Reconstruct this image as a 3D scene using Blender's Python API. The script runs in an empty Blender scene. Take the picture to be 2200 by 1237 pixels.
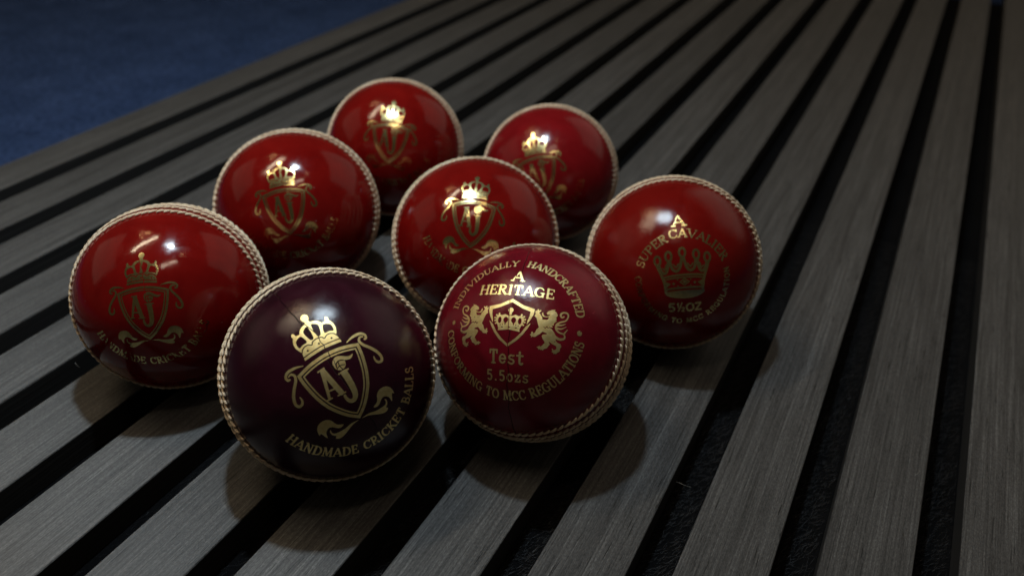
import bpy, bmesh, math, random
import numpy as np
from mathutils import Matrix, Vector

random.seed(7)
rng = np.random.default_rng(11)
scene = bpy.context.scene
col = scene.collection
MM = 0.001

# ------------------------------------------------------------------ camera
cam_data = bpy.data.cameras.new('camera')
cam = bpy.data.objects.new('camera', cam_data)
col.objects.link(cam)
CR = ((0.8845064, -0.2785560, 0.3742392), (0.4660452, 0.4910894, -0.7359573), (0.0212204, 0.8253713, 0.5641914))
CP = (0.0876045, -0.2786832, 0.2171133)
cam.matrix_world = Matrix(((*CR[0], CP[0]), (*CR[1], CP[1]), (*CR[2], CP[2]), (0, 0, 0, 1)))
cam_data.sensor_width = 36.0
cam_data.lens = 36.0 * 1743.444 / 2200.0
cam_data.clip_start = 0.01
cam_data.clip_end = 100.0
cam_data.dof.use_dof = True
cam_data.dof.focus_distance = 0.262
cam_data.dof.aperture_fstop = 9.0
scene.camera = cam

# ------------------------------------------------------------------ world, lamps, exposure
world = bpy.data.worlds.new('World')
scene.world = world
world.use_nodes = True
bg = world.node_tree.nodes['Background']
bg.inputs['Color'].default_value = (1.0, 0.85, 0.62, 1)
bg.inputs['Strength'].default_value = 0.022
scene.view_settings.view_transform = 'Standard'
scene.view_settings.look = 'None'
scene.view_settings.gamma = 1.0
scene.view_settings.exposure = 0.0
scene.view_settings.use_curve_mapping = False


def area_lamp(name, pos, aim, sx, sy, power, color, shape='RECTANGLE', xdir=None):
    d = bpy.data.lights.new(name, 'AREA')
    d.shape = shape
    d.size = sx
    d.size_y = sy
    d.energy = power
    d.color = color
    o = bpy.data.objects.new(name, d)
    col.objects.link(o)
    p = Vector(pos)
    zax = (p - Vector(aim)).normalized()
    x = Vector(xdir) if xdir else Vector((0, 0, 1)).cross(zax)
    x = (x - zax * x.dot(zax)).normalized()
    y = zax.cross(x)
    o.matrix_world = Matrix(((x.x, y.x, zax.x, p.x), (x.y, y.y, zax.y, p.y), (x.z, y.z, zax.z, p.z), (0, 0, 0, 1)))
    return o


def point_lamp(name, pos, radius, power, color):
    d = bpy.data.lights.new(name, 'POINT')
    d.shadow_soft_size = radius
    d.energy = power
    d.color = color
    o = bpy.data.objects.new(name, d)
    o.location = pos
    col.objects.link(o)
    return o


# positions found from the highlights on the eight balls
cool = area_lamp('cool_lamp', (-0.118, -0.030, 0.540), (-0.21, -0.08, 0.0), 0.030, 0.030, 0.82, (0.72, 0.88, 1.0), 'DISK')
cool.data.spread = math.radians(132)
area_lamp('tube_lamp', (-0.470, -0.125, 0.856), (-0.08, -0.02, 0.0), 0.42, 0.022, 1.75, (1.0, 0.81, 0.56), xdir=(0.17, 0.42, 0.0))
area_lamp('short_tube_lamp', (0.055, -0.205, 0.657), (-0.05, -0.05, 0.0), 0.19, 0.014, 0.26, (1.0, 0.80, 0.60), xdir=(0.08, 0.16, 0.0))
for dx, dy, dz, e in ((0, 0, 0, 0.6), (0.05, 0.03, 0.05, 0.5), (-0.10, -0.06, 0.02, 0.5), (-0.03, -0.13, 0.08, 0.4)):
    point_lamp('bulb_lamp', (-0.833 + dx, 0.14 + dy, 1.183 + dz), 0.010, e, (1.0, 0.60, 0.26))
for dx, dy, dz, e in ((0, 0, 0, 0.06), (0.026, -0.020, 0.0, 0.05)):
    point_lamp('spark_lamp', (0.037 + dx, 0.003 + dy, 0.625 + dz), 0.006, e, (1.0, 0.60, 0.32))
# two dimly lit walls of the room around
area_lamp('back_wall_glow', (0.75, 1.75, 1.15), (-0.07, -0.05, 0.03), 2.0, 1.5, 2.4, (1.0, 0.87, 0.71))
area_lamp('side_wall_glow', (-1.85, -0.60, 1.00), (-0.07, -0.05, 0.03), 1.4, 1.05, 1.0, (1.0, 0.78, 0.58))


# ------------------------------------------------------------------ helpers
def link(name, mesh, mat, parent=None, kind=None, label=None, smooth=True):
    o = bpy.data.objects.new(name, mesh)
    col.objects.link(o)
    if mat is not None and len(mesh.materials) == 0:
        for m in (mat if isinstance(mat, (list, tuple)) else [mat]):
            mesh.materials.append(m)
    if parent is not None:
        o.parent = parent
    if kind:
        o['kind'] = kind
    if label:
        o['label'] = label
    return o


def mesh_from(name, v, f, smooth=True):
    me = bpy.data.meshes.new(name)
    me.from_pydata([tuple(p) for p in v], [], [tuple(q) for q in f])
    me.update()
    if smooth:
        me.polygons.foreach_set('use_smooth', [True] * len(me.polygons))
    return me


class Nodes:
    def __init__(self, name):
        self.mat = bpy.data.materials.new(name)
        self.mat.use_nodes = True
        self.t = self.mat.node_tree
        self.p = self.t.nodes['Principled BSDF']
        self.out = self.t.nodes['Material Output']

    def n(self, kind, **kw):
        nd = self.t.nodes.new(kind)
        for k, v in kw.items():
            if k.startswith('in_'):
                nd.inputs[k[3:].replace('_', ' ')].default_value = v
            else:
                setattr(nd, k, v)
        return nd

    def l(self, a, b):
        self.t.links.new(a, b)

    def ramp(self, fac, stops):
        r = self.n('ShaderNodeValToRGB')
        els = r.color_ramp.elements
        while len(els) < len(stops):
            els.new(0.5)
        for e, (p, c) in zip(els, stops):
            e.position = p
            e.color = c if len(c) == 4 else (*c, 1)
        self.l(fac, r.inputs['Fac'])
        return r.outputs['Color']

    def math(self, op, a, b=None, c=None):
        m = self.n('ShaderNodeMath', operation=op)
        for i, x in enumerate((a, b, c)):
            if x is None:
                continue
            if hasattr(x, 'links'):
                self.l(x, m.inputs[i])
            else:
                m.inputs[i].default_value = x
        return m.outputs[0]

    def mix(self, fac, a, b):
        m = self.n('ShaderNodeMix', data_type='RGBA')
        for s, x in ((m.inputs[0], fac), (m.inputs[6], a), (m.inputs[7], b)):
            if hasattr(x, 'links'):
                self.l(x, s)
            else:
                s.default_value = x if not isinstance(x, tuple) else (x if len(x) == 4 else (*x, 1))
        return m.outputs[2]

    def noise(self, vec, scale, detail=3.0, rough=0.5, dist=0.0):
        t = self.n('ShaderNodeTexNoise')
        t.inputs['Scale'].default_value = scale
        t.inputs['Detail'].default_value = detail
        t.inputs['Roughness'].default_value = rough
        t.inputs['Distortion'].default_value = dist
        self.l(vec, t.inputs['Vector'])
        return t.outputs['Fac']

    def mapping(self, vec, scale=(1, 1, 1), loc=None):
        m = self.n('ShaderNodeMapping')
        m.inputs['Scale'].default_value = scale
        self.l(vec, m.inputs['Vector'])
        if loc is not None:
            self.l(loc, m.inputs['Location'])
        return m.outputs[0]

    def bump(self, height, strength, dist, normal=None):
        b = self.n('ShaderNodeBump')
        b.inputs['Strength'].default_value = strength
        b.inputs['Distance'].default_value = dist
        self.l(height, b.inputs['Height'])
        if normal is not None:
            self.l(normal, b.inputs['Normal'])
        return b.outputs['Normal']


# ------------------------------------------------------------------ materials
def mat_slat_top():
    N = Nodes('charcoal_veneer')
    tc = N.n('ShaderNodeTexCoord').outputs['Object']
    oi = N.n('ShaderNodeObjectInfo').outputs['Random']
    off = N.n('ShaderNodeCombineXYZ')
    N.l(N.math('MULTIPLY', oi, 7.0), off.inputs[0])
    N.l(N.math('MULTIPLY', oi, 31.0), off.inputs[1])
    fine = N.noise(N.mapping(tc, (1900, 26, 300), off.outputs[0]), 1.0, 4, 0.65, 0.1)
    mid = N.noise(N.mapping(tc, (620, 5.0, 60), off.outputs[0]), 1.0, 4, 0.6, 0.15)
    broad = N.noise(N.mapping(tc, (190, 1.6, 20), off.outputs[0]), 1.0, 2, 0.5, 0.2)
    speck = N.noise(N.mapping(tc, (2600, 900, 300), off.outputs[0]), 1.0, 3, 0.7, 0.2)
    pores = N.noise(N.mapping(tc, (2100, 75, 300), off.outputs[0]), 1.0, 2, 0.5, 0.05)
    g = N.math('ADD', N.math('MULTIPLY', fine, 0.38), N.math('MULTIPLY', mid, 0.20))
    g = N.math('ADD', g, N.math('MULTIPLY', broad, 0.09))
    g = N.math('ADD', g, N.math('MULTIPLY', speck, 0.33))
    base = N.ramp(g, [(0.34, (0.017, 0.0165, 0.016)), (0.46, (0.055, 0.054, 0.053)), (0.54, (0.095, 0.094, 0.092)), (0.66, (0.21, 0.208, 0.203))])
    pm = N.ramp(pores, [(0.29, (1, 1, 1)), (0.34, (0, 0, 0))])
    base = N.mix(pm, base, (0.018, 0.0175, 0.017))
    tone = N.n('ShaderNodeHueSaturation')
    N.l(N.math('ADD', 0.88, N.math('MULTIPLY', oi, 0.24)), tone.inputs['Value'])
    N.l(base, tone.inputs['Color'])
    base = tone.outputs[0]
    N.l(base, N.p.inputs['Base Color'])
    N.p.inputs['Roughness'].default_value = 0.52
    N.p.inputs['Specular IOR Level'].default_value = 0.5
    N.p.inputs['Anisotropic'].default_value = 0.85
    tg = N.n('ShaderNodeCombineXYZ')
    tg.inputs[0].default_value = 1.0
    N.l(tg.outputs[0], N.p.inputs['Tangent'])
    h = N.math('SUBTRACT', g, N.math('MULTIPLY', pm, 0.25))
    N.l(N.bump(h, 0.75, 0.00035), N.p.inputs['Normal'])
    return N.mat


def mat_slat_side():
    N = Nodes('black_stained_edge')
    tc = N.n('ShaderNodeTexCoord').outputs['Object']
    f = N.noise(N.mapping(tc, (300, 12, 900)), 1.0, 4, 0.6)
    N.l(N.ramp(f, [(0.3, (0.010, 0.010, 0.010)), (0.7, (0.030, 0.029, 0.028))]), N.p.inputs['Base Color'])
    N.p.inputs['Roughness'].default_value = 0.62
    N.l(N.bump(f, 0.4, 0.0003), N.p.inputs['Normal'])
    return N.mat


def mat_felt():
    N = Nodes('black_felt')
    tc = N.n('ShaderNodeTexCoord').outputs['Object']
    f = N.noise(tc, 900.0, 6, 0.7)
    b = N.noise(tc, 40.0, 3, 0.6)
    N.l(N.ramp(N.math('ADD', N.math('MULTIPLY', f, 0.6), N.math('MULTIPLY', b, 0.4)), [(0.3, (0.002, 0.0021, 0.0024)), (0.7, (0.0075, 0.0078, 0.0088))]), N.p.inputs['Base Color'])
    N.p.inputs['Roughness'].default_value = 0.95
    N.p.inputs['Specular IOR Level'].default_value = 0.1
    N.l(N.bump(f, 1.0, 0.001), N.p.inputs['Normal'])
    return N.mat


def mat_fibre(name, c):
    N = Nodes(name)
    N.p.inputs['Base Color'].default_value = (*c, 1)
    N.p.inputs['Roughness'].default_value = 0.6
    return N.mat


def mat_carpet():
    N = Nodes('blue_carpet')
    tc = N.n('ShaderNodeTexCoord').outputs['Object']
    f = N.noise(tc, 230.0, 5, 0.8)
    b = N.noise(tc, 26.0, 6, 0.7)
    s = N.math('ADD', N.math('MULTIPLY', f, 0.68), N.math('MULTIPLY', b, 0.32))
    N.l(N.ramp(s, [(0.38, (0.022, 0.042, 0.105)), (0.50, (0.044, 0.082, 0.205)), (0.62, (0.080, 0.135, 0.32))]), N.p.inputs['Base Color'])
    N.p.inputs['Roughness'].default_value = 0.95
    N.p.inputs['Specular IOR Level'].default_value = 0.06
    N.l(N.bump(f, 1.0, 0.003), N.p.inputs['Normal'])
    return N.mat


def mat_leather(name, dark, light, rough, grain, patch_scale=60.0, crack=None, spec=0.45, wrinkle=0.0):
    """polished dyed leather; object coordinates in design millimetres / 1000"""
    N = Nodes(name)
    tc = N.n('ShaderNodeTexCoord').outputs['Object']
    oi = N.n('ShaderNodeObjectInfo').outputs['Random']
    off = N.n('ShaderNodeCombineXYZ')
    for i in range(3):
        N.l(N.math('MULTIPLY', oi, 3.1 + i), off.inputs[i])
    v = N.mapping(tc, (1, 1, 1), off.outputs[0])
    b = N.noise(v, patch_scale, 5, 0.6, 0.6)
    f = N.noise(N.mapping(tc, (2700, 900, 1700), off.outputs[0]), 1.0, 3, 0.7)
    base = N.ramp(b, [(0.28, dark), (0.72, light)])
    # small scuffs and paler flecks
    sc = N.noise(N.mapping(tc, (160, 900, 420), off.outputs[0]), 1.0, 3, 0.6, 0.4)
    scm = N.ramp(sc, [(0.70, (0, 0, 0)), (0.78, (1, 1, 1))])
    base = N.mix(N.math('MULTIPLY', scm, 0.28), base, tuple(min(1.0, x * 2.2 + 0.02) for x in light))
    # dust specks
    vo = N.n('ShaderNodeTexVoronoi')
    vo.inputs['Scale'].default_value = 190.0
    N.l(v, vo.inputs['Vector'])
    dm = N.ramp(vo.outputs['Distance'], [(0.035, (1, 1, 1)), (0.055, (0, 0, 0))])
    dsel = N.ramp(N.noise(v, 75.0, 1), [(0.60, (0, 0, 0)), (0.63, (1, 1, 1))])
    dust = N.math('MULTIPLY', dm, dsel)
    base = N.mix(N.math('MULTIPLY', dust, 0.55), base, (0.45, 0.40, 0.36))
    cells = N.n('ShaderNodeTexVoronoi', feature='DISTANCE_TO_EDGE')
    cells.inputs['Scale'].default_value = 2100.0
    N.l(v, cells.inputs['Vector'])
    h = N.math('ADD', N.math('MULTIPLY', N.ramp(cells.outputs['Distance'], [(0.0, (0, 0, 0)), (0.25, (1, 1, 1))]), 0.4), N.math('MULTIPLY', f, 1.3))
    if wrinkle:
        h = N.math('ADD', h, N.math('MULTIPLY', N.noise(N.mapping(tc, (150, 420, 150), off.outputs[0]), 1.0, 3, 0.55, 1.2), wrinkle))
    dents = N.noise(v, 62.0, 4, 0.55, 0.3)
    nrm = N.bump(h, grain, 0.00022, N.bump(dents, 0.28, 0.0005))
    if crack is not None:
        # the quarter joint of the cup: a fine line on the plane through the cup's pole
        dotp = N.n('ShaderNodeVectorMath', operation='DOT_PRODUCT')
        wob = N.n('ShaderNodeVectorMath', operation='ADD')
        N.l(tc, wob.inputs[0])
        jit = N.n('ShaderNodeTexNoise')
        jit.inputs['Scale'].default_value = 160.0
        jit.inputs['Detail'].default_value = 3.0
        N.l(tc, jit.inputs['Vector'])
        js = N.n('ShaderNodeVectorMath', operation='SCALE')
        sub = N.n('ShaderNodeVectorMath', operation='SUBTRACT')
        sub.inputs[1].default_value = (0.5, 0.5, 0.5)
        N.l(jit.outputs['Color'], sub.inputs[0])
        N.l(sub.outputs[0], js.inputs[0])
        js.inputs['Scale'].default_value = 0.0022
        N.l(js.outputs[0], wob.inputs[1])
        N.l(wob.outputs[0], dotp.inputs[0])
        dotp.inputs[1].default_value = crack[0]
        dd = N.math('ABSOLUTE', N.math('SUBTRACT', dotp.outputs['Value'], crack[1]))
        cm = N.ramp(N.math('MULTIPLY', dd, 1000.0), [(0.07, (1, 1, 1)), (0.22, (0, 0, 0))])
        base = N.mix(N.math('MULTIPLY', cm, 0.75), base, tuple(x * 0.25 for x in dark))
        nrm = N.bump(N.math('SUBTRACT', 1.0, cm), 0.6, 0.0003, nrm)
    N.l(base, N.p.inputs['Base Color'])
    rv = N.math('ADD', rough - 0.04, N.math('MULTIPLY', b, 0.08))
    rv = N.math('ADD', rv, N.math('MULTIPLY', scm, 0.12))
    smudge = N.ramp(N.noise(v, 130.0, 5, 0.65, 0.8), [(0.48, (0, 0, 0)), (0.62, (1, 1, 1))])
    rv = N.math('ADD', rv, N.math('MULTIPLY', smudge, 0.07))
    N.l(rv, N.p.inputs['Roughness'])
    N.p.inputs['Specular IOR Level'].default_value = spec
    N.l(nrm, N.p.inputs['Normal'])
    return N.mat


def mat_foil(name, rough, wear, grain):
    N = Nodes(name)
    tc = N.n('ShaderNodeTexCoord').outputs['Object']
    a = N.noise(tc, 700.0, 4, 0.65)
    b = N.noise(tc, 90.0, 3, 0.6)
    N.l(N.ramp(a, [(0.3, (0.86, 0.67, 0.26)), (0.7, (1.0, 0.88, 0.46))]), N.p.inputs['Base Color'])
    N.p.inputs['Metallic'].default_value = 1.0
    N.l(N.math('ADD', rough - 0.05, N.math('MULTIPLY', b, 0.10)), N.p.inputs['Roughness'])
    N.l(N.bump(a, grain, 0.00025), N.p.inputs['Normal'])
    if wear > 0:
        s = N.math('ADD', N.math('MULTIPLY', N.noise(tc, 160.0, 4, 0.6), 0.6), N.math('MULTIPLY', N.noise(tc, 900.0, 3, 0.7), 0.4))
        m = N.ramp(s, [(wear - 0.02, (0, 0, 0)), (wear + 0.02, (1, 1, 1))])
        N.l(m, N.p.inputs['Alpha'])
    return N.mat


def mat_thread():
    N = Nodes('waxed_linen_thread')
    tc = N.n('ShaderNodeTexCoord').outputs['Object']
    oi = N.n('ShaderNodeObjectInfo').outputs['Random']
    a = N.noise(tc, 2200.0, 3, 0.6)
    b = N.noise(tc, 110.0, 3, 0.6)
    c = N.ramp(N.math('ADD', N.math('MULTIPLY', a, 0.45), N.math('MULTIPLY', b, 0.55)), [(0.30, (0.50, 0.34, 0.20)), (0.50, (0.86, 0.69, 0.48)), (0.70, (0.97, 0.85, 0.66))])
    N.l(c, N.p.inputs['Base Color'])
    N.p.inputs['Roughness'].default_value = 0.55
    N.l(N.bump(a, 0.8, 0.0004), N.p.inputs['Normal'])
    return N.mat


M_TOP, M_SIDE, M_FELT, M_CARPET = mat_slat_top(), mat_slat_side(), mat_felt(), mat_carpet()
M_THREAD = mat_thread()

# ------------------------------------------------------------------ setting: carpet and slatted panel
X0 = -0.3781574
PITCH, SW, ST, FT = 0.040, 0.027, 0.011, 0.009
Y_NEAR, Y_FAR, Y_FELT = -0.52, 0.800, 0.750

me = mesh_from('carpet', [(-4, -3, 0), (4, -3, 0), (4, 5, 0), (-4, 5, 0)], [(0, 1, 2, 3)], False)
carpet = link('carpet', me, M_CARPET, kind='structure')
carpet.location.z = -(ST + FT) - 0.0005

panel = bpy.data.objects.new('slatted_panel', None)
col.objects.link(panel)
panel.location = (X0 + 7 * PITCH + SW / 2, 0.1, -(ST + FT))
panel['label'] = 'charcoal wood slatted acoustic panel on black felt, lying under all the balls'
panel['category'] = 'wall panel'


def slat_mesh():
    bm = bmesh.new()
    L = Y_FAR - Y_NEAR
    b = 0.0004
    prof = [(-SW / 2, 0), (-SW / 2, ST - b), (-SW / 2 + b * 0.35, ST - b * 0.35), (-SW / 2 + b, ST), (SW / 2 - b, ST), (SW / 2 - b * 0.35, ST - b * 0.35), (SW / 2, ST - b), (SW / 2, 0)]
    a = [bm.verts.new((x, -L / 2, z)) for x, z in prof]
    c = [bm.verts.new((x, L / 2, z)) for x, z in prof]
    n = len(prof)
    for i in range(n):
        j = (i + 1) % n
        fc = bm.faces.new((a[i], c[i], c[j], a[j]))
        fc.material_index = 0 if i in (1, 2, 3, 4, 5) else 1
        fc.smooth = i in (1, 2, 4, 5)
    for ring in (a[::-1], c):
        fc = bm.faces.new(ring)
        fc.material_index = 1
    bm.normal_update()
    m = bpy.data.meshes.new('slat')
    bm.to_mesh(m)
    bm.free()
    m.materials.append(M_TOP)
    m.materials.append(M_SIDE)
    return m


sm = slat_mesh()
for k in range(15):
    o = bpy.data.objects.new('slat', sm)
    col.objects.link(o)
    o.parent = panel
    o.location = (X0 + k * PITCH + SW / 2 - panel.location.x, (Y_NEAR + Y_FAR) / 2 - panel.location.y, FT)

bm = bmesh.new()
bmesh.ops.create_cube(bm, size=1.0)
bmesh.ops.scale(bm, vec=(14 * PITCH + SW - 0.004, Y_FELT - Y_NEAR, FT - 0.0004), verts=bm.verts)
me = bpy.data.meshes.new('felt_backing')
bm.to_mesh(me)
bm.free()
felt = link('felt_backing', me, M_FELT, panel)
felt.location = (0, (Y_FELT + Y_NEAR) / 2 - panel.location.y, (FT - 0.0004) / 2)

# loose fibres of the felt, in the gaps nearest the lens
v, f = [], []
for k in range(4, 13):
    gx = X0 + k * PITCH + SW
    n = 1500 if k < 8 else 3200
    for _ in range(n):
        x = gx + random.uniform(0.0005, 0.0125)
        y = random.uniform(-0.26, 0.16)
        a = random.gauss(0.75, 0.45)
        L = random.uniform(0.0015, 0.0045)
        w = 0.00003
        dx, dy = math.cos(a) * L, math.sin(a) * L
        px, py = -math.sin(a) * w, math.cos(a) * w
        h0, h1, h2 = 0.0, random.uniform(0.0001, 0.0008), random.uniform(0.0, 0.0009)
        x1, x2 = x + dx * 0.5, x + dx
        if x2 > gx + 0.0128 or x2 < gx + 0.0002:
            continue
        i = len(v)
        z = FT
        v += [(x - px, y - py, z + h0), (x + px, y + py, z + h0), (x1 - px, y + dy * .55 - py, z + h1), (x1 + px, y + dy * .55 + py, z + h1), (x2, y + dy, z + h2)]
        f += [(i, i + 1, i + 3, i + 2), (i + 2, i + 3, i + 4)]
v = [(a - panel.location.x, b - panel.location.y, c) for a, b, c in v]
link('felt_fibres', mesh_from('felt_fibres', v, f, False), mat_fibre('felt_fibre', (0.010, 0.0105, 0.012)), panel, kind='stuff')


# a few stray hairs of lint lying on the slats and in the gaps
v, f = [], []
for x, y, a, L, z in ((-0.097, -0.128, 0.6, 0.004, 0.0002), (0.050, -0.074, -0.5, 0.006, 0.0003), (-0.186, -0.132, -0.9, 0.003, 0.0002), (0.125, -0.03, 0.9, 0.004, 0.0002)):
    i = len(v)
    for t in range(6):
        u = t / 5
        b = a + 0.9 * (u - 0.5)
        px, py = x + math.cos(b) * L * u, y + math.sin(b) * L * u
        zz = FT + ST + z + 0.0012 * math.sin(u * 3.1)
        v += [(px - math.sin(b) * 0.00004, py + math.cos(b) * 0.00004, zz), (px + math.sin(b) * 0.00004, py - math.cos(b) * 0.00004, zz)]
    f += [(i + 2 * t, i + 2 * t + 1, i + 2 * t + 3, i + 2 * t + 2) for t in range(5)]
v = [(a - panel.location.x, b - panel.location.y, c) for a, b, c in v]
link('lint', mesh_from('lint', v, f, False), mat_fibre('pale_lint', (0.30, 0.29, 0.27)), panel, kind='stuff')


# ------------------------------------------------------------------ foil artwork: signed distance fields -> clean flat meshes
def catmull(pts, sub=5, closed=False):
    P = np.array(pts, float)
    n = len(P)
    out = []
    rngi = range(n) if closed else range(n - 1)
    for i in rngi:
        if closed:
            p0, p1, p2, p3 = P[(i - 1) % n], P[i], P[(i + 1) % n], P[(i + 2) % n]
        else:
            p0, p1, p2, p3 = P[max(i - 1, 0)], P[i], P[i + 1], P[min(i + 2, n - 1)]
        for s in range(sub):
            t = s / sub
            out.append(0.5 * ((2 * p1) + (-p0 + p2) * t + (2 * p0 - 5 * p1 + 4 * p2 - p3) * t * t + (-p0 + 3 * p1 - 3 * p2 + p3) * t ** 3))
    if not closed:
        out.append(P[-1])
    return np.array(out)


class Art:
    """ordered list of add / cut shapes in millimetres"""

    def __init__(self):
        self.ops = []

    def stroke(self, pts, w, cut=False, smooth=0):
        P = np.array(pts, float)
        Wd = np.full(len(P), w, float) if np.isscalar(w) else np.array(w, float)
        A = np.column_stack([P, Wd])
        if smooth:
            A = catmull(A, smooth)
        self.ops.append(('s', A, cut))
        return self

    def poly(self, pts, cut=False, smooth=0, band=None):
        P = np.array(pts, float)
        if smooth:
            P = catmull(P, smooth, True)
        self.ops.append(('p', P, cut, band))
        return self

    def disc(self, c, r, cut=False):
        self.ops.append(('s', np.array([[c[0], c[1], r], [c[0] + 1e-4, c[1], r]]), cut))
        return self

    def ell(self, c, rx, ry, cut=False, ring=None):
        t = np.linspace(0, 2 * math.pi, 28, endpoint=ring is not None)
        P = np.column_stack([c[0] + rx * np.cos(t), c[1] + ry * np.sin(t)])
        return self.stroke(P, ring, cut) if ring is not None else self.poly(P, cut)

    def mirror(self, sym_from=0):
        for op in list(self.ops[sym_from:]):
            P = op[1].copy()
            P[:, 0] *= -1
            self.ops.append((op[0], P) + tuple(op[2:]))
        return self

    def mesh2d(self, h=0.11):
        pts = np.concatenate([o[1][:, :2] for o in self.ops if not o[2]])
        pad = 2.2
        x0, y0 = pts.min(0) - pad
        x1, y1 = pts.max(0) + pad
        nx, ny = int((x1 - x0) / h) + 2, int((y1 - y0) / h) + 2
        X = x0 + np.arange(nx) * h
        Y = y0 + np.arange(ny) * h
        Fd = np.full((ny, nx), 9.0)

        def window(q, m):
            i0 = max(int((q[:, 0].min() - m - x0) / h), 0)
            i1 = min(int((q[:, 0].max() + m - x0) / h) + 2, nx)
            j0 = max(int((q[:, 1].min() - m - y0) / h), 0)
            j1 = min(int((q[:, 1].max() + m - y0) / h) + 2, ny)
            return i0, i1, j0, j1

        def put(w, d, cut):
            i0, i1, j0, j1 = w
            s = Fd[j0:j1, i0:i1]
            Fd[j0:j1, i0:i1] = np.maximum(s, -d) if cut else np.minimum(s, d)

        for op in self.ops:
            if op[0] == 's':
                A = op[1]
                for k in range(len(A) - 1):
                    a, b = A[k], A[k + 1]
                    m = max(a[2], b[2]) + 0.5
                    w = window(np.array([a, b]), m)
                    if w[1] <= w[0] or w[3] <= w[2]:
                        continue
                    gx, gy = np.meshgrid(X[w[0]:w[1]], Y[w[2]:w[3]])
                    d = b[:2] - a[:2]
                    L2 = max(d @ d, 1e-12)
                    t = np.clip(((gx - a[0]) * d[0] + (gy - a[1]) * d[1]) / L2, 0, 1)
                    dist = np.hypot(gx - a[0] - t * d[0], gy - a[1] - t * d[1]) - (a[2] + t * (b[2] - a[2]))
                    put(w, dist, op[2])
            else:
                P = op[1]
                w = window(P, 0.6)
                gx, gy = np.meshgrid(X[w[0]:w[1]], Y[w[2]:w[3]])
                dmin = np.full(gx.shape, 99.0)
                ins = np.zeros(gx.shape, bool)
                n = len(P)
                for k in range(n):
                    a, b = P[k], P[(k + 1) % n]
                    d = b - a
                    L2 = max(d @ d, 1e-12)
                    t = np.clip(((gx - a[0]) * d[0] + (gy - a[1]) * d[1]) / L2, 0, 1)
                    dmin = np.minimum(dmin, np.hypot(gx - a[0] - t * d[0], gy - a[1] - t * d[1]))
                    if a[1] != b[1]:
                        c = ((a[1] > gy) != (b[1] > gy)) & (gx < (b[0] - a[0]) * (gy - a[1]) / (b[1] - a[1]) + a[0])
                        ins ^= c
                sd = np.where(ins, -dmin, dmin)
                if op[3] is not None:
                    lo, hi = op[3]          # keep only lo < depth < hi
                    sd = np.maximum(sd + lo, -(sd + hi))
                put(w, sd, op[2])
        Fd[np.abs(Fd) < 1e-6] = 1e-6
        neg = Fd < 0
        vid, verts, faces = {}, [], []

        def corner(j, i):
            key = (0, j, i)
            if key not in vid:
                vid[key] = len(verts)
                verts.append((X[i], Y[j]))
            return vid[key]

        def edge(j, i, j2, i2):
            if (j2, i2) < (j, i):
                j, i, j2, i2 = j2, i2, j, i
            key = (1, j, i, j2, i2)
            if key not in vid:
                a, b = Fd[j, i], Fd[j2, i2]
                t = min(max(a / (a - b), 0.02), 0.98)
                vid[key] = len(verts)
                verts.append((X[i] + t * (X[i2] - X[i]), Y[j] + t * (Y[j2] - Y[j])))
            return vid[key]

        cnt = neg[:-1, :-1].astype(int) + neg[1:, :-1] + neg[:-1, 1:] + neg[1:, 1:]
        for j, i in zip(*np.nonzero(cnt)):
            cs = ((j, i), (j, i + 1), (j + 1, i + 1), (j + 1, i))
            if cnt[j, i] == 4:
                faces.append([corner(*c) for c in cs])
                continue
            poly = []
            for k in range(4):
                a, b = cs[k], cs[(k + 1) % 4]
                if neg[a]:
                    poly.append(corner(*a))
                if neg[a] != neg[b]:
                    poly.append(edge(*a, *b))
            if len(poly) >= 3:
                faces.append(poly)
        return np.array(verts), faces


# ---- a small stroke alphabet (unit cap height)
def arc(cx, cy, rx, ry, a0, a1, n=14):
    t = np.radians(np.linspace(a0, a1, n))
    return [(cx + rx * math.cos(a), cy + ry * math.sin(a)) for a in t]


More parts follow.
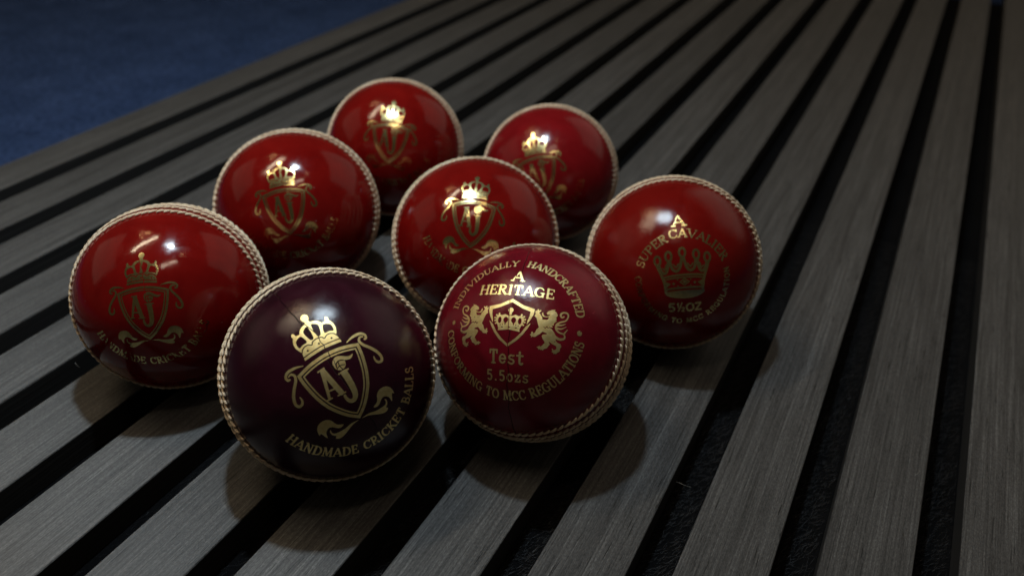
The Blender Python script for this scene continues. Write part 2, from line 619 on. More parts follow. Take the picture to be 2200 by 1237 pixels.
def glyph(ch, T, t):
    """-> advance, strokes [(pts, halfwidth)], serif ends [(x, y, reach)]"""
    h, q = T / 2, t / 2
    S, E = [], []
    s = lambda w, *p: S.append((list(p), w))
    if ch == 'A':
        s(q, (.06, 0), (.42, .98)); s(h, (.44, .96), (.80, 0)); s(q, (.2, .32), (.66, .32)); E += [(.06, 0, .13), (.80, 0, .16)]; w = .86
    elif ch == 'B':
        s(h, (.16, 0), (.16, 1)); s(q, (.16, 1), *arc(.36, .765, .22, .235, 90, -90), (.16, .53)); s(h * .9, *arc(.38, .27, .26, .26, 80, -80)); s(q, (.16, .53), (.4, .53)); s(q, (.16, 0.01), (.42, .01)); E += [(.1, 0, .1), (.1, 1, .1)]; w = .72
    elif ch == 'C':
        s(h * .95, *arc(.44, .5, .36, .49, 130, 240)); s(q, *arc(.44, .5, .36, .49, 35, 130)); s(q, *arc(.44, .5, .36, .49, 240, 325)); s(q, (.76, .98), (.76, .74)); w = .82
    elif ch == 'D':
        s(h, (.16, 0), (.16, 1)); s(q, (.16, 1), (.4, 1), *arc(.4, .5, .36, .5, 90, 55)); s(h * .95, *arc(.4, .5, .38, .49, 60, -60)); s(q, *arc(.4, .5, .36, .5, -55, -90), (.16, 0)); E += [(.1, 0, .1), (.1, 1, .1)]; w = .86
    elif ch == 'E':
        s(h, (.16, 0), (.16, 1)); s(q, (.1, 1), (.64, 1), (.64, .8)); s(q, (.1, 0), (.66, 0), (.67, .22)); s(q, (.16, .52), (.5, .52)); s(q * .8, (.5, .62), (.5, .42)); w = .74
    elif ch == 'F':
        s(h, (.16, 0), (.16, 1)); s(q, (.1, 1), (.64, 1), (.64, .8)); s(q, (.16, .5), (.5, .5)); s(q * .8, (.5, .6), (.5, .4)); E += [(.16, 0, .15)]; w = .70
    elif ch == 'G':
        s(h * .95, *arc(.44, .5, .36, .49, 130, 240)); s(q, *arc(.44, .5, .36, .49, 35, 130)); s(q, *arc(.44, .5, .36, .49, 240, 300)); s(h, (.72, .05), (.72, .4)); s(q, (.55, .42), (.84, .42)); w = .9
    elif ch == 'H':
        s(h, (.16, 0), (.16, 1)); s(h, (.74, 0), (.74, 1)); s(q, (.16, .5), (.74, .5)); E += [(.16, 0, .15), (.16, 1, .15), (.74, 0, .15), (.74, 1, .15)]; w = .9
    elif ch == 'I':
        s(h, (.2, 0), (.2, 1)); E += [(.2, 0, .16), (.2, 1, .16)]; w = .4
    elif ch == 'K':
        s(h, (.16, 0), (.16, 1)); s(q, (.2, .42), (.68, 1)); s(h, (.34, .55), (.72, 0)); E += [(.16, 0, .15), (.16, 1, .15), (.68, 1, .12), (.74, 0, .12)]; w = .82
    elif ch == 'L':
        s(h, (.16, 0), (.16, 1)); s(q, (.1, 0), (.62, 0), (.63, .24)); E += [(.16, 1, .15)]; w = .68
    elif ch == 'M':
        s(q, (.14, 0), (.16, 1)); s(h, (.2, 1), (.52, .1)); s(q, (.52, .1), (.86, 1)); s(h, (.88, 0), (.88, 1)); E += [(.14, 0, .13), (.12, 1, .1), (.88, 0, .15), (.9, 1, .1)]; w = 1.04
    elif ch == 'N':
        s(q, (.14, 0), (.14, 1)); s(h, (.16, 1), (.72, .02)); s(q, (.74, 0), (.74, 1)); E += [(.14, 0, .13), (.12, 1, .12), (.74, 1, .13)]; w = .9
    elif ch == 'O':
        s(h * .95, *arc(.45, .5, .36, .49, 110, 250)); s(h * .95, *arc(.45, .5, .36, .49, -70, 70)); s(q, *arc(.45, .5, .36, .49, 60, 120)); s(q, *arc(.45, .5, .36, .49, 240, 300)); w = .9
    elif ch == 'P':
        s(h, (.16, 0), (.16, 1)); s(q, (.16, 1), (.36, 1)); s(h * .85, *arc(.38, .74, .24, .25, 85, -85)); s(q, (.38, .48), (.16, .48)); E += [(.16, 0, .15), (.1, 1, .1)]; w = .7
    elif ch == 'R':
        s(h, (.16, 0), (.16, 1)); s(q, (.16, 1), (.36, 1)); s(h * .85, *arc(.38, .755, .23, .235, 85, -85)); s(q, (.38, .52), (.16, .52)); s(h, (.36, .5), (.70, 0)); E += [(.16, 0, .15), (.1, 1, .1), (.74, 0, .09)]; w = .82
    elif ch == 'S':
        s(h * .8, *arc(.33, .74, .21, .24, 60, 235, 10), *arc(.35, .26, .23, .25, 60, -125, 12)); s(q, (.52, .98), (.53, .76)); s(q, (.12, .02), (.11, .26)); w = .66
    elif ch == 'T':
        s(h, (.4, 0), (.4, 1)); s(q, (.08, .78), (.08, 1), (.72, 1), (.72, .78)); E += [(.4, 0, .16)]; w = .8
    elif ch == 'U':
        s(h, (.16, 1), (.16, .34), *arc(.43, .32, .27, .31, 180, 250)); s(q, *arc(.43, .32, .27, .31, 250, 360), (.70, 1)); E += [(.16, 1, .15), (.70, 1, .13)]; w = .86
    elif ch == 'V':
        s(h, (.1, 1), (.42, .02)); s(q, (.44, .02), (.78, 1)); E += [(.1, 1, .14), (.78, 1, .12)]; w = .86
    elif ch == 'Y':
        s(h, (.1, 1), (.4, .48)); s(q, (.4, .48), (.72, 1)); s(h, (.4, .5), (.4, 0)); E += [(.1, 1, .13), (.72, 1, .12), (.4, 0, .15)]; w = .8
    elif ch == 'Z':
        s(q * 1.2, (.1, .96), (.62, .96)); s(h, (.62, .94), (.1, .05)); s(q * 1.2, (.1, .04), (.66, .04)); w = .74
    elif ch == 'e':
        s(h * .8, (.1, .37), (.62, .37), *arc(.36, .36, .26, .32, 5, 320, 18)); w = .72
    elif ch == 's':
        s(h * .8, (.56, .66), *arc(.34, .51, .2, .16, 50, 230, 9), *arc(.35, .19, .22, .17, 60, -130, 10), (.1, .12)); w = .68
    elif ch == 't':
        s(h * .9, (.3, .95), (.3, .22), *arc(.45, .2, .15, .17, 180, 320)); s(q, (.06, .68), (.58, .68)); w = .66
    elif ch == 'o':
        s(h * .85, *arc(.36, .36, .26, .33, 0, 360, 20)); w = .72
    elif ch == 'z':
        s(h * .8, (.12, .66), (.58, .66), (.12, .04), (.62, .04)); s(q, (.12, .66), (.12, .52)); s(q, (.62, .04), (.62, .2)); w = .72
    elif ch == '5':
        s(h * .9, (.58, .95), (.2, .95), (.16, .55), *arc(.34, .32, .25, .28, 120, -130, 14)); w = .72
    elif ch == '1':
        s(h * .9, (.12, .76), (.28, .96), (.28, 0)); w = .4
    elif ch == '2':
        s(h * .85, *arc(.32, .7, .22, .24, 165, -30, 10), (.1, .05), (.6, .05)); w = .66
    elif ch == '/':
        s(q, (.02, -.05), (.5, 1.02)); w = .5
    elif ch == '.':
        s(h * 1.05, (.2, .06), (.2, .061)); w = .42
    else:
        w = .42
    return w, S, E


def lay(art, text, H, place, T=.19, t=.10, serif=True, stretch=1.0, track=.06):
    """place(adv0..1 centre, local x, local y) -> 2-D point; returns nothing"""
    G = [glyph(c, T, t) for c in text]
    adv = [g[0] + track for g in G]
    tot = sum(adv)
    x = 0.0
    for g, a in zip(G, adv):
        cx = x + a / 2
        strokes = list(g[1])
        if serif:
            strokes += [([(e[0] - e[2], e[1]), (e[0] + e[2], e[1])], t * .42) for e in g[2]]
        for pts, hw in strokes:
            art.stroke([place(cx / tot, px - g[0] / 2, py) for px, py in pts], hw * H)
        x += a
    return tot


def text_line(art, text, x0, x1, y, H, **kw):
    T, t = kw.get('T', .19), kw.get('t', .10)
    tot = sum(glyph(c, T, t)[0] + kw.get('track', .06) for c in text)
    sx = (x1 - x0) / tot
    lay(art, text, H, lambda u, px, py: (x0 + u * (x1 - x0) + px * sx, y + py * H), **kw)


def text_arc(art, text, a0, a1, r0, H, top=True, **kw):
    """a0 -> a1 in degrees; r0 = radius of the base line"""
    T, t = kw.get('T', .19), kw.get('t', .10)
    tot = sum(glyph(c, T, t)[0] + kw.get('track', .06) for c in text)
    rm = r0 + H / 2 if top else r0 - H / 2
    sx = abs(math.radians(a1 - a0)) * rm / tot

    def place(u, px, py):
        a = math.radians(a0 + (a1 - a0) * u)
        rad = np.array([math.cos(a), math.sin(a)])
        tan = np.array([math.sin(a), -math.cos(a)]) if top else np.array([-math.sin(a), math.cos(a)])
        # bend each letter with the arc
        d = px * sx / rm
        ra = a - d if top else a + d
        rr = r0 + py * H if top else r0 - py * H
        return (rr * math.cos(ra), rr * math.sin(ra))
    lay(art, text, H, place, **kw)


# ---- the crowned shield (six balls)
def art_crest():
    parts = []
    crack = [(-3.2, 27), (-0.6, 20.4), (0.4, 17.6), (0.9, 15.6), (0.5, 13.6), (1.0, 12.2), (0.7, 10.8), (1.1, 9.8), (0.8, 8.0), (1.3, 6.5), (0.8, 3.0), (1.4, -2.0), (0.6, -6.0)]
    # crown
    a = Art()
    half = [(-6.25, 10.6), (-6.2, 11.7), (-5.85, 13.2), (-6.6, 14.3), (-7.1, 15.7), (-7.1, 17.0), (-6.8, 18.0), (-6.35, 18.9), (-6.6, 19.6), (-6.25, 20.35), (-5.75, 20.4), (-5.4, 19.8), (-5.2, 19.1), (-4.4, 19.05), (-4.0, 19.0), (-3.5, 19.9), (-2.9, 20.55), (-2.1, 21.0), (-1.0, 21.25), (-0.6, 21.9), (-1.15, 22.7), (-1.3, 23.7), (-.9, 24.4), (-.3, 24.8)]
    a.poly(half + [(-x, y) for x, y in half[::-1]] + [(3.0, 11.0), (0, 11.2), (-3.0, 11.0)])
    h = len(a.ops)
    a.poly([(-3.9, 18.2), (-5.55, 17.75), (-6.25, 16.7), (-5.95, 15.0), (-4.65, 15.4), (-3.05, 15.7)], True, 4)
    a.poly([(-.65, 20.1), (-2.1, 19.65), (-2.6, 18.9), (-2.45, 17.5), (-1.7, 15.65), (-.6, 16.0)], True, 4)
    a.disc((-4.1, 13.05), .33, True)
    a.stroke([(-5.9, 13.25), (-5.4, 14.05), (-4.2, 14.65), (-3.1, 14.55), (-2.15, 14.05), (-1.5, 14.85), (0, 15.15)], .17, True, 4)
    a.stroke([(-6.4, 11.65), (-3.0, 12.1), (0, 12.3)], .16, True, 4)
    a.mirror(h)
    a.disc((-.1, 13.4), .33, True)
    a.stroke(crack, .13, True)
    parts.append(('crown', a))
    # shield
    a = Art()
    side = [(10.65, 7.65), (10.45, 5.4), (10.05, 3.0), (9.2, -.6), (8.2, -3.4), (7.0, -5.9), (4.9, -8.9), (2.8, -11.3), (0, -13.6)]
    out = catmull(side, 5)
    top = catmull([(-10.65, 7.65), (-8.0, 8.55), (-5.3, 9.25), (-2.6, 9.65), (0, 9.8), (2.6, 9.65), (5.3, 9.25), (8.0, 8.55), (10.65, 7.65)], 3)
    P = [tuple(p) for p in top] + [tuple(p) for p in out[1:]] + [(-x, y) for x, y in out[1:-1][::-1]]
    a.poly(P, band=(0.0, 1.02))
    a.poly(P, band=(1.42, 1.92))
    a.stroke(crack, .13, True)
    parts.append(('shield', a))
    # monogram
    a = Art()
    a.stroke([(-3.35, 5.3), (-5.25, -3.0)], (.62, .42))
    a.stroke([(-3.1, 5.2), (-1.35, -3.1)], (.85, .85))
    a.stroke([(-4.4, -.95), (-2.0, -1.15)], .28)
    a.stroke([(-6.2, -3.3), (-4.5, -3.3)], .24)
    a.stroke([(-2.6, -3.5), (-.2, -3.6)], .24)
    a.stroke([(-4.5, 5.75), (-2.4, 5.95)], .26)
    a.stroke([(2.25, 1.9), (2.45, -1.6), (2.35, -4.6), (1.9, -6.2), (.9, -7.1), (-.2, -6.8), (-.8, -5.6), (-.85, -4.5)], (1.05, .98, .9, .8, .7, .6, .5, .42), smooth=4)
    a.stroke([(.7, 2.2), (3.8, 2.2)], .28)
    a.disc((2.26, 4.75), 1.85)
    a.stroke([(.7, 5.5), (1.3, 6.3), (2.4, 6.65), (3.6, 6.2), (5.0, 5.35), (6.2, 5.1), (7.2, 5.55)], (.35, .5, .6, .6, .55, .42, .12), smooth=4)
    a.stroke([(.95, 4.3), (1.5, 5.4), (2.6, 5.75), (3.9, 5.3)], .16, True, 4)
    a.stroke([(2.2, 5.6), (2.0, 4.2), (2.4, 2.8)], .14, True, 3)
    a.stroke([(1.0, 3.9), (2.1, 4.3), (3.5, 3.9)], .13, True, 3)
    a.stroke([(.6, 2.75), (3.9, 2.75)], .16, True)
    a.stroke(crack, .08, True)
    parts.append(('monogram', a))
    for sgn in (-1, 1):
        m = lambda pts: [(x * -sgn, y) for x, y in pts]
        a = Art()
        a.stroke(m([(-7.5, 9.55), (-9.7, 10.15), (-11.85, 10.2), (-13.2, 9.75), (-13.95, 8.8), (-13.7, 7.9), (-13.1, 7.75)]), (.12, .36, .46, .46, .44, .42, .34), smooth=5)
        a.stroke(m([(-13.0, 8.75), (-12.0, 9.0), (-11.2, 8.1), (-11.6, 6.6), (-13.1, 4.7), (-14.5, 2.55), (-15.15, .35), (-14.6, -.95), (-13.35, -.8), (-12.75, .3), (-12.85, 1.45)]), (.22, .34, .42, .45, .48, .5, .5, .48, .42, .36, .2), smooth=5)
        parts.append(('scroll', a))
        a = Art()
        a.poly(m([(-5.3, -12.65), (-7.1, -11.65), (-8.1, -9.5), (-9.7, -8.55), (-11.8, -8.85), (-13.3, -10.4), (-13.6, -12.7), (-12.85, -12.3), (-11.8, -14.75), (-11.3, -12.75), (-10.0, -11.6), (-8.75, -11.8), (-7.5, -12.9), (-6.4, -13.25)]), smooth=3)
        a.poly(m([(-.45, -13.9), (-3.1, -13.65), (-5.6, -14.3), (-8.8, -14.35), (-9.7, -13.45), (-9.6, -12.4), (-10.2, -13.0), (-10.0, -14.4), (-9.1, -15.3), (-9.6, -16.1), (-8.4, -16.75), (-6.6, -16.3), (-4.2, -15.0), (-2.4, -14.2)]), smooth=3)
        parts.append(('leaf_flourish', a))
    a = Art()
    text_arc(a, 'HANDMADE CRICKET BALLS', 201.0, 340.5, 26.5, 3.7, top=False, T=.20, t=.11, track=.10)
    parts.append(('lettering', a))
    return parts


# ---- the lions and shield (wine-red ball)
def art_heritage():
    parts = []
    crack = [(2.0, 33), (0.2, 26), (-.4, 20.5), (-1.0, 16), (-.9, 12), (-1.0, 8.5), (-.6, 5), (-.3, 1), (-.1, -3), (.1, -8), (.35, -13), (.4, -20), (.3, -27)]
    a = Art()
    L1 = [(0, 8.65), (-4, 6.6), (-7.95, 5.65), (-7.8, 3.9), (-6.98, 1.9), (-5.8, -.05), (-5.95, 1.4), (-6.5, 3.1), (-6.6, 4.6), (-3.8, 5.5), (0, 7.45)]
    L2 = [(-7.2, .75), (-6.35, -1.07), (-4.85, -3.45), (-2.9, -5.6), (0, -7.75), (0, -6.8), (-2.4, -4.85), (-4.3, -2.75), (-5.65, -.55)]
    a.poly(L1).poly(L2).mirror()
    a.stroke(crack, .12, True)
    parts.append(('shield', a))
    a = Art()
    half = [(-3.75, -2.55), (-3.65, -1.8), (-4.0, -.8), (-4.55, 0), (-4.85, .95), (-4.9, 1.7), (-4.5, 2.4), (-3.8, 2.95), (-2.9, 2.65), (-1.75, 3.05), (-.65, 2.6)]
    a.poly(half + [(-x, y) for x, y in half[::-1]] + [(0, -2.0)])
    k = len(a.ops)
    for p in ((-4.75, -.2), (-5.1, .75), (-5.2, 1.7), (-4.75, 2.6), (-3.85, 3.15)):
        a.disc(p, .32)
    a.ell((-3.45, 1.0), .6, 1.1, True)
    a.ell((-1.35, 1.15), .82, 1.0, True)
    a.stroke([(-1.4, .5), (-1.45, -.3)], .2, True)
    a.ell((-2.4, -1.35), .35, .18, True)
    a.disc((-3.1, -.6), .18, True).disc((-2.3, -.5), .18, True)
    a.mirror(k)
    a.disc((0, 4.55), .88).stroke([(0, 3.9), (0, 3.3)], (.3, .5))
    a.ell((0, -1.25), .4, .18, True)
    a.stroke(crack, .12, True)
    parts.append(('crown', a))
    body = [(-14.89, 6.58), (-13.63, 6.24), (-12.43, 5.55), (-11.96, 4.83), (-12.36, 4.3), (-13.1, 4.42), (-13.02, 4.06), (-12.23, 3.69), (-11.42, 3.67), (-10.95, 4.28), (-10.78, 4.89), (-10.47, 4.8), (-10.49, 3.92), (-10.98, 3.4), (-12.16, 3.33), (-12.93, 3.62), (-12.65, 2.74), (-12.19, 2.47), (-10.8, 2.45), (-10.65, 3.23), (-9.94, 4.09), (-9.47, 4.61), (-10.21, 5.41), (-9.88, 5.67), (-9.42, 5.31), (-9.15, 5.84), (-8.85, 5.75), (-8.69, 4.96), (-8.33, 5.48), (-8.2, 4.61), (-8.43, 4.09), (-8.1, 3.32), (-8.76, 2.8), (-9.16, 1.86), (-9.68, 0.34), (-9.96, -0.33), (-9.28, -1.15), (-8.85, -2.29), (-8.35, -2.61), (-8.05, -2.02), (-7.57, -2.17), (-7.69, -2.75), (-7.19, -3.14), (-7.71, -3.4), (-7.73, -4.05), (-8.24, -3.58), (-8.6, -3.76), (-9.18, -3.61), (-9.82, -2.98), (-10.43, -2.66), (-11.33, -1.68), (-12.7, -2.03), (-12.76, -2.36), (-11.42, -2.6), (-11.15, -3.17), (-11.64, -4.17), (-12.18, -4.84), (-12.34, -5.34), (-11.45, -6.47), (-10.84, -6.77), (-10.77, -6.28), (-10.45, -6.68), (-9.75, -6.97), (-10.41, -7.33), (-10.58, -7.83), (-10.99, -7.43), (-11.27, -7.85), (-11.58, -7.62), (-11.97, -7.97), (-12.3, -7.4), (-13.25, -7.02), (-13.73, -6.2), (-14.2, -5.63), (-13.63, -4.87), (-13.84, -4.79), (-14.86, -5.39), (-16.16, -5.91), (-16.46, -6.42), (-16.31, -7.1), (-15.61, -7.42), (-15.08, -6.9), (-14.85, -7.06), (-15.26, -7.74), (-14.7, -8.06), (-15.46, -8.25), (-15.67, -8.76), (-16.13, -8.44), (-16.47, -8.7), (-16.95, -8.12), (-17.68, -7.63), (-17.73, -6.78), (-18.14, -5.93), (-17.74, -5.08), (-16.71, -4.82), (-16.08, -4.22), (-15.82, -3.55), (-15.92, -2.7), (-15.11, -1.35), (-14.19, -0.33), (-13.4, -0.0), (-14.71, 0.19), (-14.15, 0.69), (-14.86, 1.05), (-14.74, 1.57), (-15.7, 2.57), (-15.2, 2.81), (-15.61, 3.18), (-15.29, 3.7), (-15.83, 4.63), (-15.52, 5.15), (-15.21, 5.68), (-14.53, 6.01)]
    tail = [(-15.67, -2.96), (-17.06, -3.5), (-18.52, -3.25), (-18.93, -2.48), (-18.43, -1.6), (-16.9, -1.25), (-15.9, -0.48), (-15.6, 0.37), (-15.85, 1.42), (-16.9, 2.35), (-18.48, 3.07), (-19.24, 4.13), (-19.4, 5.27), (-18.9, 5.97), (-17.82, 6.05), (-16.95, 5.51), (-16.8, 4.67), (-17.3, 4.15), (-17.95, 4.58)]
    for sgn in (1, -1):
        m = lambda pts: [(x * sgn, y) for x, y in pts]
        a = Art()
        a.poly(m(body))
        a.stroke(m([(-13.6, .1), (-12.9, -.25), (-12.6, .25), (-12.1, -.4), (-11.6, -.1)]), .13, True)
        a.stroke(m(tail), (.5, .45, .38, .3, .28, .3, .35, .38, .36, .3, .28, .28, .3, .32, .3, .32, .34, .3, .26), smooth=4)
        for tuft in ([(-15.8, 1.1), (-17.4, 1.4), (-18.8, 2.05)], [(-15.7, .2), (-17.4, .1), (-19.1, 1.1)], [(-18.5, -1.62), (-19.0, -.73), (-19.7, .19)]):
            a.stroke(m(tuft), (.32, .26, .1), smooth=3)
        parts.append(('lion', a))
    for args, kw in ((('HERITAGE', -13.4, 14.0, 10.35, 3.6), dict(T=.21, t=.11)), (('A', -2.0, 2.4, 16.0, 4.1), dict(T=.2, t=.12)),
                     (('Test', -6.4, 6.0, -13.35, 4.3), dict(T=.19, t=.15, track=.10)), (('5.5ozs', -7.6, 8.0, -19.5, 3.7), dict(T=.19, t=.15, serif=False, track=.14))):
        a = Art()
        text_line(a, *args, **kw)
        a.stroke(crack, .12, True)
        parts.append(('lettering', a))
    for args, kw in ((('INDIVIDUALLY', 167.0, 93.0, 23.1, 3.1), dict(T=.19, t=.10)), (('HANDCRAFTED', 85.2, 13.0, 23.1, 3.15), dict(T=.22, t=.12)),
                     (('CONFORMING TO MCC REGULATIONS', 186.0, 352.5, 26.6, 3.5), dict(top=False, T=.20, t=.12))):
        a = Art()
        text_arc(a, *args, **kw)
        a.stroke(crack, .12, True)
        parts.append(('ring_lettering', a))
    for c, q in (((-23.4, .2), .85), ((24.1, -.3), .95)):
        a = Art()
        a.disc(c, q)
        parts.append(('dot', a))
    return parts


# ---- the open crown (orange-red ball, right)
def art_cavalier():
    parts = []
    a = Art()
    for x, y in ((-9.6, 8.5), (-5.3, 10.0), (0, 11.2), (5.3, 10.0), (9.6, 8.5)):
        a.ell((x, y - .3), 1.15, 1.75, ring=.46)
    k = len(a.ops)
    a.stroke([(-9.9, 6.6), (-9.2, 4.6), (-8.3, 2.4), (-7.4, -.6), (-7.0, -4.4)], .56, smooth=3)
    a.stroke([(-9.2, 6.5), (-8.4, 4.2), (-7.1, 3.2), (-6.1, 4.4), (-5.5, 7.6)], .56, smooth=4)
    a.stroke([(-4.9, 7.6), (-4.2, 4.9), (-2.7, 3.9), (-1.3, 5.2), (-.4, 8.6)], .56, smooth=4)
    a.stroke([(-7.7, 5.2), (-6.9, 4.6), (-6.4, 6.4)], .3, smooth=3)
    a.stroke([(-3.6, 6.4), (-2.7, 5.3), (-1.8, 6.6)], .3, smooth=3)
    a.stroke([(-7.9, 1.55), (-4.0, 2.2), (0, 2.4)], .42, smooth=3)
    a.stroke([(-7.5, .55), (-4.0, 1.2), (0, 1.35)], .26, smooth=3)
    a.stroke([(-6.9, -3.1), (-3.5, -2.75), (0, -2.65)], .40, smooth=3)
    a.poly([(-7.3, .2), (-5.0, -.9), (-6.9, -2.8)])
    a.disc((-4.0, -.9), .5)
    a.disc((-2.5, .5), .28)
    a.disc((-2.4, -1.9), .28)
    a.mirror(k)
    a.poly([(-2.0, -.35), (0.1, 1.2), (2.3, -.35), (.1, -1.95)], band=(0, .42))
    a.poly([(-.9, -.35), (0.1, .45), (1.2, -.35), (.1, -1.15)])
    a.poly([(-7.1, -4.3), (-3.5, -3.8), (0.2, -3.65), (4.0, -3.85), (7.6, -4.3), (7.3, -5.5), (4.6, -6.7), (0.2, -7.1), (-4.4, -6.5), (-6.8, -5.6)], smooth=3)
    parts.append(('crown', a))
    a = Art()
    text_line(a, 'A', -2.8, 2.7, 21.5, 4.4, T=.22, t=.15)
    parts.append(('lettering', a))
    a = Art()
    text_line(a, '5', -6.7, -3.6, -12.7, 3.7, T=.24, t=.2, serif=False)
    text_line(a, '1', -3.5, -2.2, -10.9, 1.9, T=.26, t=.2, serif=False)
    text_line(a, '/', -2.8, -1.1, -12.6, 3.5, T=.2, t=.14, serif=False)
    text_line(a, '2', -1.6, 0.0, -12.8, 1.9, T=.26, t=.2, serif=False)
    text_line(a, 'OZ', 0.2, 6.6, -12.8, 3.3, T=.24, t=.2, serif=False)
    parts.append(('lettering', a))
    for args, kw in ((('SUPER', 160.5, 107.0, 16.3, 3.1), dict(T=.22, t=.12)), (('CAVALIER', 104.5, 19.5, 16.9, 3.2), dict(T=.23, t=.13)),
                     (('CONFORMING TO MCC REGULATION', 172.0, 371.0, 18.75, 2.35), dict(top=False, T=.22, t=.18, serif=False, track=.14))):
        a = Art()
        text_arc(a, *args, **kw)
        parts.append(('ring_lettering', a))
    return parts


# ------------------------------------------------------------------ cricket balls (built at a 36 mm outline radius, then scaled)
RL = 35.45       # leather radius
ROWS = (72.5, 79.4, 86.6, 93.4, 100.6, 107.5)


def cup_mesh(sign):
    """one leather cup about +Z (or -Z); the lip at the seam swells a little and turns in"""
    prof = []
    for th in list(np.linspace(0, 60, 31)[1:]) + list(np.linspace(60, 89.75, 46)[1:]):
        r = RL
        r += 0.15 * math.exp(-((th - 76.0) / 4.5) ** 2)            # swollen stitched band
        r -= 0.10 * math.exp(-((th - 83.0) / 1.2) ** 2)
        r -= 0.14 * math.exp(-((th - 75.9) / 1.1) ** 2)
        r -= 0.12 * math.exp(-((th - 69.6) / 1.0) ** 2)            # pressed line beside the stitches
        prof.append((th, r))
    prof.append((89.95, RL - 0.5))
    n = 128
    v = [(0, 0, RL * sign)]
    for th, r in prof:
        s, c = math.sin(math.radians(th)) * r, math.cos(math.radians(th)) * r * sign
        for k in range(n):
            a = 2 * math.pi * k / n
            v.append((s * math.cos(a), s * math.sin(a), c))
    f = []
    for k in range(n):
        q = (0, 1 + k, 1 + (k + 1) % n)
        f.append(q if sign > 0 else q[::-1])
    for i in range(len(prof) - 1):
        for k in range(n):
            a, b = 1 + i * n + k, 1 + i * n + (k + 1) % n
            q = (a, a + n, b + n, b)
            f.append(q if sign > 0 else q[::-1])
    return mesh_from('leather_cup', np.array(v) * MM, f)


def stitch_mesh(th0, seed):
    """one row of slanted stitches round the ball"""
    r = random.Random(seed)
    sgn = 1 if th0 < 90 else -1
    big = abs(th0 - 90) > 12
    n = 84
    v, f = [], []
    K, M = 7, 7
    for i in range(n):
        ph = 2 * math.pi * (i + r.uniform(-.06, .06)) / n
        al = 1.62 + r.uniform(-.08, .08)          # half length along the seam, mm
        ac = (0.95 if big else 0.8) + r.uniform(-.08, .08)
        base = len(v)
        for k in range(K):
            u = -1 + 2 * k / (K - 1)
            s_along = u * al
            s_across = -u * ac * sgn
            lift = 0.32 * (1 - u * u) ** 0.5 + (0.12 if u > 0 else -0.05) * abs(u)
            rad = (0.68 + 0.22 * u) * (1 - abs(u) ** 5 * 0.55) * r.uniform(.96, 1.04)
            R0 = RL + 0.05 + lift + (-0.22 if abs(th0 - 90) < 6 else 0.0)
            th = math.radians(th0) + s_across / 36
            p = ph + s_along / (36 * math.sin(math.radians(th0)))
            e_r = np.array([math.sin(th) * math.cos(p), math.sin(th) * math.sin(p), math.cos(th)])
            e_t = np.array([math.cos(th) * math.cos(p), math.cos(th) * math.sin(p), -math.sin(th)])
            for m in range(M):
                b = 2 * math.pi * m / M
                v.append(e_r * (R0 + rad * 0.62 * math.sin(b)) + e_t * rad * math.cos(b))
        for k in range(K - 1):
            for m in range(M):
                a, b = base + k * M + m, base + k * M + (m + 1) % M
                f.append((a, b, b + M, a + M))
        f.append([base + m for m in range(M)][::-1])
        f.append([base + (K - 1) * M + m for m in range(M)])
    return mesh_from('stitch_row', np.array(v) * MM, f)


CUPS = (cup_mesh(1), cup_mesh(-1))
STITCH = [stitch_mesh(t, 5 + i) for i, t in enumerate(ROWS)]


def foil_mesh(name, v2, faces, s):
    q = v2 * (s / 36.0)
    r = np.maximum(np.hypot(q[:, 0], q[:, 1]), 1e-9)
    k = np.sin(r) / r
    P = np.column_stack([q[:, 0] * k, q[:, 1] * k, np.cos(r)]) * ((RL + 0.045) * MM)
    return mesh_from(name, P, faces)


ART = {}
for key, fn in (('crest', art_crest), ('heritage', art_heritage), ('cavalier', art_cavalier)):
    ART[key] = [(n,) + a.mesh2d() for n, a in fn()]


def frame(pole, up):
    z = Vector(pole).normalized()
    u = Vector(up)
    y = (u - z * u.dot(z)).normalized()
    x = y.cross(z)
    return Matrix(((x.x, y.x, z.x), (x.y, y.y, z.y), (x.z, y.z, z.z)))


def slat_contact(x, r):
    """height of a ball of radius r resting on the slats at world x (m)"""
    k = (x - X0) / PITCH
    fr_ = (k - math.floor(k)) * PITCH
    if fr_ <= SW:
        return r
    e = max(fr_ - SW, 0.0), max(PITCH - fr_, 0.0)
    d = min(e)
    return math.sqrt(r * r - d * d)


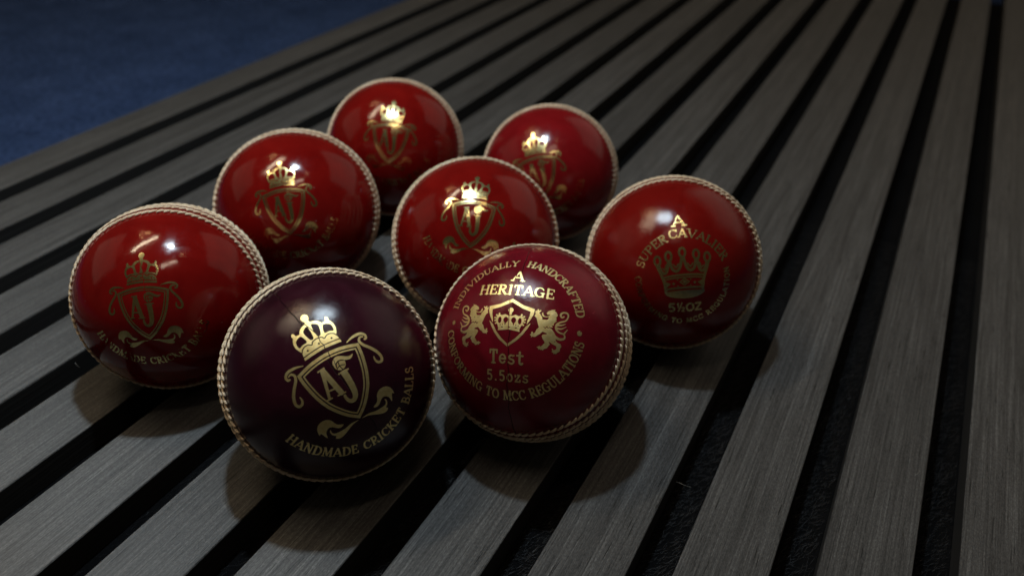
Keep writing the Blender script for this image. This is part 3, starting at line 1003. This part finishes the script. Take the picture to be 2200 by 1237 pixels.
BALLS = [
    dict(c=(-63.48, -117.79), r=36.07, seam=(0.6325, -0.5494, 0.546), up=(-0.5996, 0.1345, 0.7889), pole=(0.6218, -0.5422, 0.5651), s=1.0, art='crest', look='plum',
         label='dark plum cricket ball with tilted gold crest, front of the group beside the wine-red ball'),
    dict(c=(-10.21, -68.54), r=35.52, seam=(0.0661, -0.6942, 0.7168), up=(-0.2473, 0.6908, 0.6794), pole=(0.0716, -0.6863, 0.7238), s=1.0, art='heritage', look='wine',
         label='wine-red cricket ball stamped with two gold lions and HERITAGE Test'),
    dict(c=(16.49, 8.53), r=36.18, seam=(0.2501, -0.8629, 0.4392), up=(-0.2773, 0.2655, 0.9234), pole=(0.373, -0.8559, 0.3581), s=1.0, art='cavalier', look='red_soft',
         label='red cricket ball lettered SUPER CAVALIER over a dark gold crown, rightmost'),
    dict(c=(-144.93, -109.92), r=35.61, seam=(0.5924, -0.7002, 0.3985), up=(-0.2978, 0.3448, 0.8902), pole=(0.5089, -0.7316, 0.4537), s=0.844, art='crest', look='red',
         label='glossy red cricket ball with stitched seam crossing its right side, leftmost of the group'),
    dict(c=(-146.24, -34.84), r=36.62, seam=(0.5621, -0.7132, 0.4188), up=(-0.3793, 0.3487, 0.857), pole=(0.4871, -0.7122, 0.5054), s=0.835, art='crest', look='red',
         label='glossy red cricket ball with gold crest, directly behind the leftmost ball'),
    dict(c=(-63.82, -17.07), r=35.97, seam=(0.4547, -0.7056, 0.5435), up=(-0.264, 0.6508, 0.7119), pole=(0.3319, -0.6317, 0.7006), s=0.843, art='crest', look='red',
         label='glossy red cricket ball with bright gold crest, in the middle behind the wine-red ball'),
    dict(c=(-147.43, 44.4), r=35.69, seam=(0.463, -0.7925, 0.3968), up=(-0.1736, 0.4841, 0.8576), pole=(0.442, -0.7399, 0.5072), s=0.872, art='crest', look='red',
         label='red cricket ball at the very back, its gold crest catching the lamp'),
    dict(c=(-65.61, 61.92), r=34.26, seam=(0.316, -0.8621, 0.3962), up=(-0.4117, 0.3034, 0.8593), pole=(0.2266, -0.8792, 0.4191), s=0.899, art='crest', look='red_back',
         label='red cricket ball at the back right, its crest half hidden by the middle ball'),
]

LEATHER = {
    'plum': dict(dark=(0.019, 0.0026, 0.0065), light=(0.038, 0.0055, 0.0135), rough=0.18, grain=0.13, spec=0.42),
    'wine': dict(dark=(0.088, 0.0024, 0.0065), light=(0.195, 0.0058, 0.015), rough=0.19, grain=0.14, spec=0.42),
    'red_soft': dict(dark=(0.135, 0.0028, 0.002), light=(0.20, 0.006, 0.004), rough=0.14, grain=0.12, wrinkle=0.8),
    'red': dict(dark=(0.14, 0.0026, 0.0022), light=(0.21, 0.0055, 0.004), rough=0.11, grain=0.018),
    'red_back': dict(dark=(0.16, 0.0035, 0.005), light=(0.24, 0.007, 0.010), rough=0.15, grain=0.045, wrinkle=0.4),
}
FOIL = {
    'plum': (mat_foil('foil_matt', 0.46, 0.32, 0.45), mat_foil('foil_matt_text', 0.46, 0.335, 0.45)),
    'wine': (mat_foil('foil_satin', 0.44, 0.36, 0.45), mat_foil('foil_satin_text', 0.44, 0.36, 0.45)),
    'red_soft': (mat_foil('foil_gloss_worn', 0.20, 0.36, 0.25), mat_foil('foil_gloss_worn_text', 0.27, 0.36, 0.3)),
    'red': (mat_foil('foil_gloss', 0.20, 0.0, 0.12), mat_foil('foil_gloss_text', 0.24, 0.45, 0.2)),
    'red_back': (mat_foil('foil_gloss_back', 0.22, 0.0, 0.15), mat_foil('foil_gloss_back_text', 0.26, 0.42, 0.2)),
}
LM = {}
for i, b in enumerate(BALLS):
    r = b['r']
    x, y = b['c'][0] * MM, b['c'][1] * MM
    sc = r / 36.0
    cz = slat_contact(x, (RL + 0.15) * sc * MM)
    root = bpy.data.objects.new('cricket_ball', None)
    col.objects.link(root)
    root.empty_display_size = 0.02
    root.location = (x, y, 0.0)
    root['label'] = b['label']
    root['category'] = 'cricket ball'
    root['group'] = 'cricket balls gathered on the slatted panel'
    F = frame(b['seam'], b['up'])
    Fe = frame(b['pole'], b['up'])

    def put(o, rot, spin=0.0):
        o.matrix_parent_inverse = Matrix.Identity(4)
        o.location = (0, 0, cz)
        o.rotation_euler = (rot @ Matrix.Rotation(spin, 3, 'Z')).to_euler()
        o.scale = (sc, sc, sc)

    lk = b['look']
    key = lk
    if key not in LM:
        spec = dict(LEATHER[lk])
        if lk in ('plum', 'wine'):
            # the joint line runs through these points of the artwork
            pa, pb = ((-2.4, 25.0), (1.2, -3.0)) if lk == 'plum' else ((0.6, 28.0), (0.3, -24.0))
            def dirv(p):
                q = math.hypot(*p) / 36.0
                return Vector((p[0] / 36 * math.sin(q) / q, p[1] / 36 * math.sin(q) / q, math.cos(q)))
            nw = (Fe @ dirv(pa)).cross(Fe @ dirv(pb)).normalized()
            spec['crack'] = (tuple(F.inverted() @ nw), 0.0)
        LM[key] = mat_leather('leather_' + lk, **spec)
    cup_objs = []
    for cm in CUPS:
        o = bpy.data.objects.new('leather_cup', cm)
        col.objects.link(o)
        if not cm.materials:
            cm.materials.append(LM[key])
        o.parent = root
        o.material_slots[0].link = 'OBJECT'
        o.material_slots[0].material = LM[key]
        put(o, F)
        cup_objs.append(o)
    for j, st in enumerate(STITCH):
        o = bpy.data.objects.new('stitch_row', st)
        col.objects.link(o)
        if not st.materials:
            st.materials.append(M_THREAD)
        o.parent = cup_objs[0 if j < 3 else 1]
        o.rotation_euler = (0, 0, 0.7 * i + 0.013 * j)
        o['kind'] = 'stuff'
    for name, v2, faces in ART[b['art']]:
        me = foil_mesh(name, v2, faces, b['s'])
        o = link(name, me, FOIL[lk][1 if 'lettering' in name else 0])
        if name == 'shield':
            shield = o
        if name == 'monogram':
            o.parent = shield
            continue
        o.parent = root
        put(o, Fe)
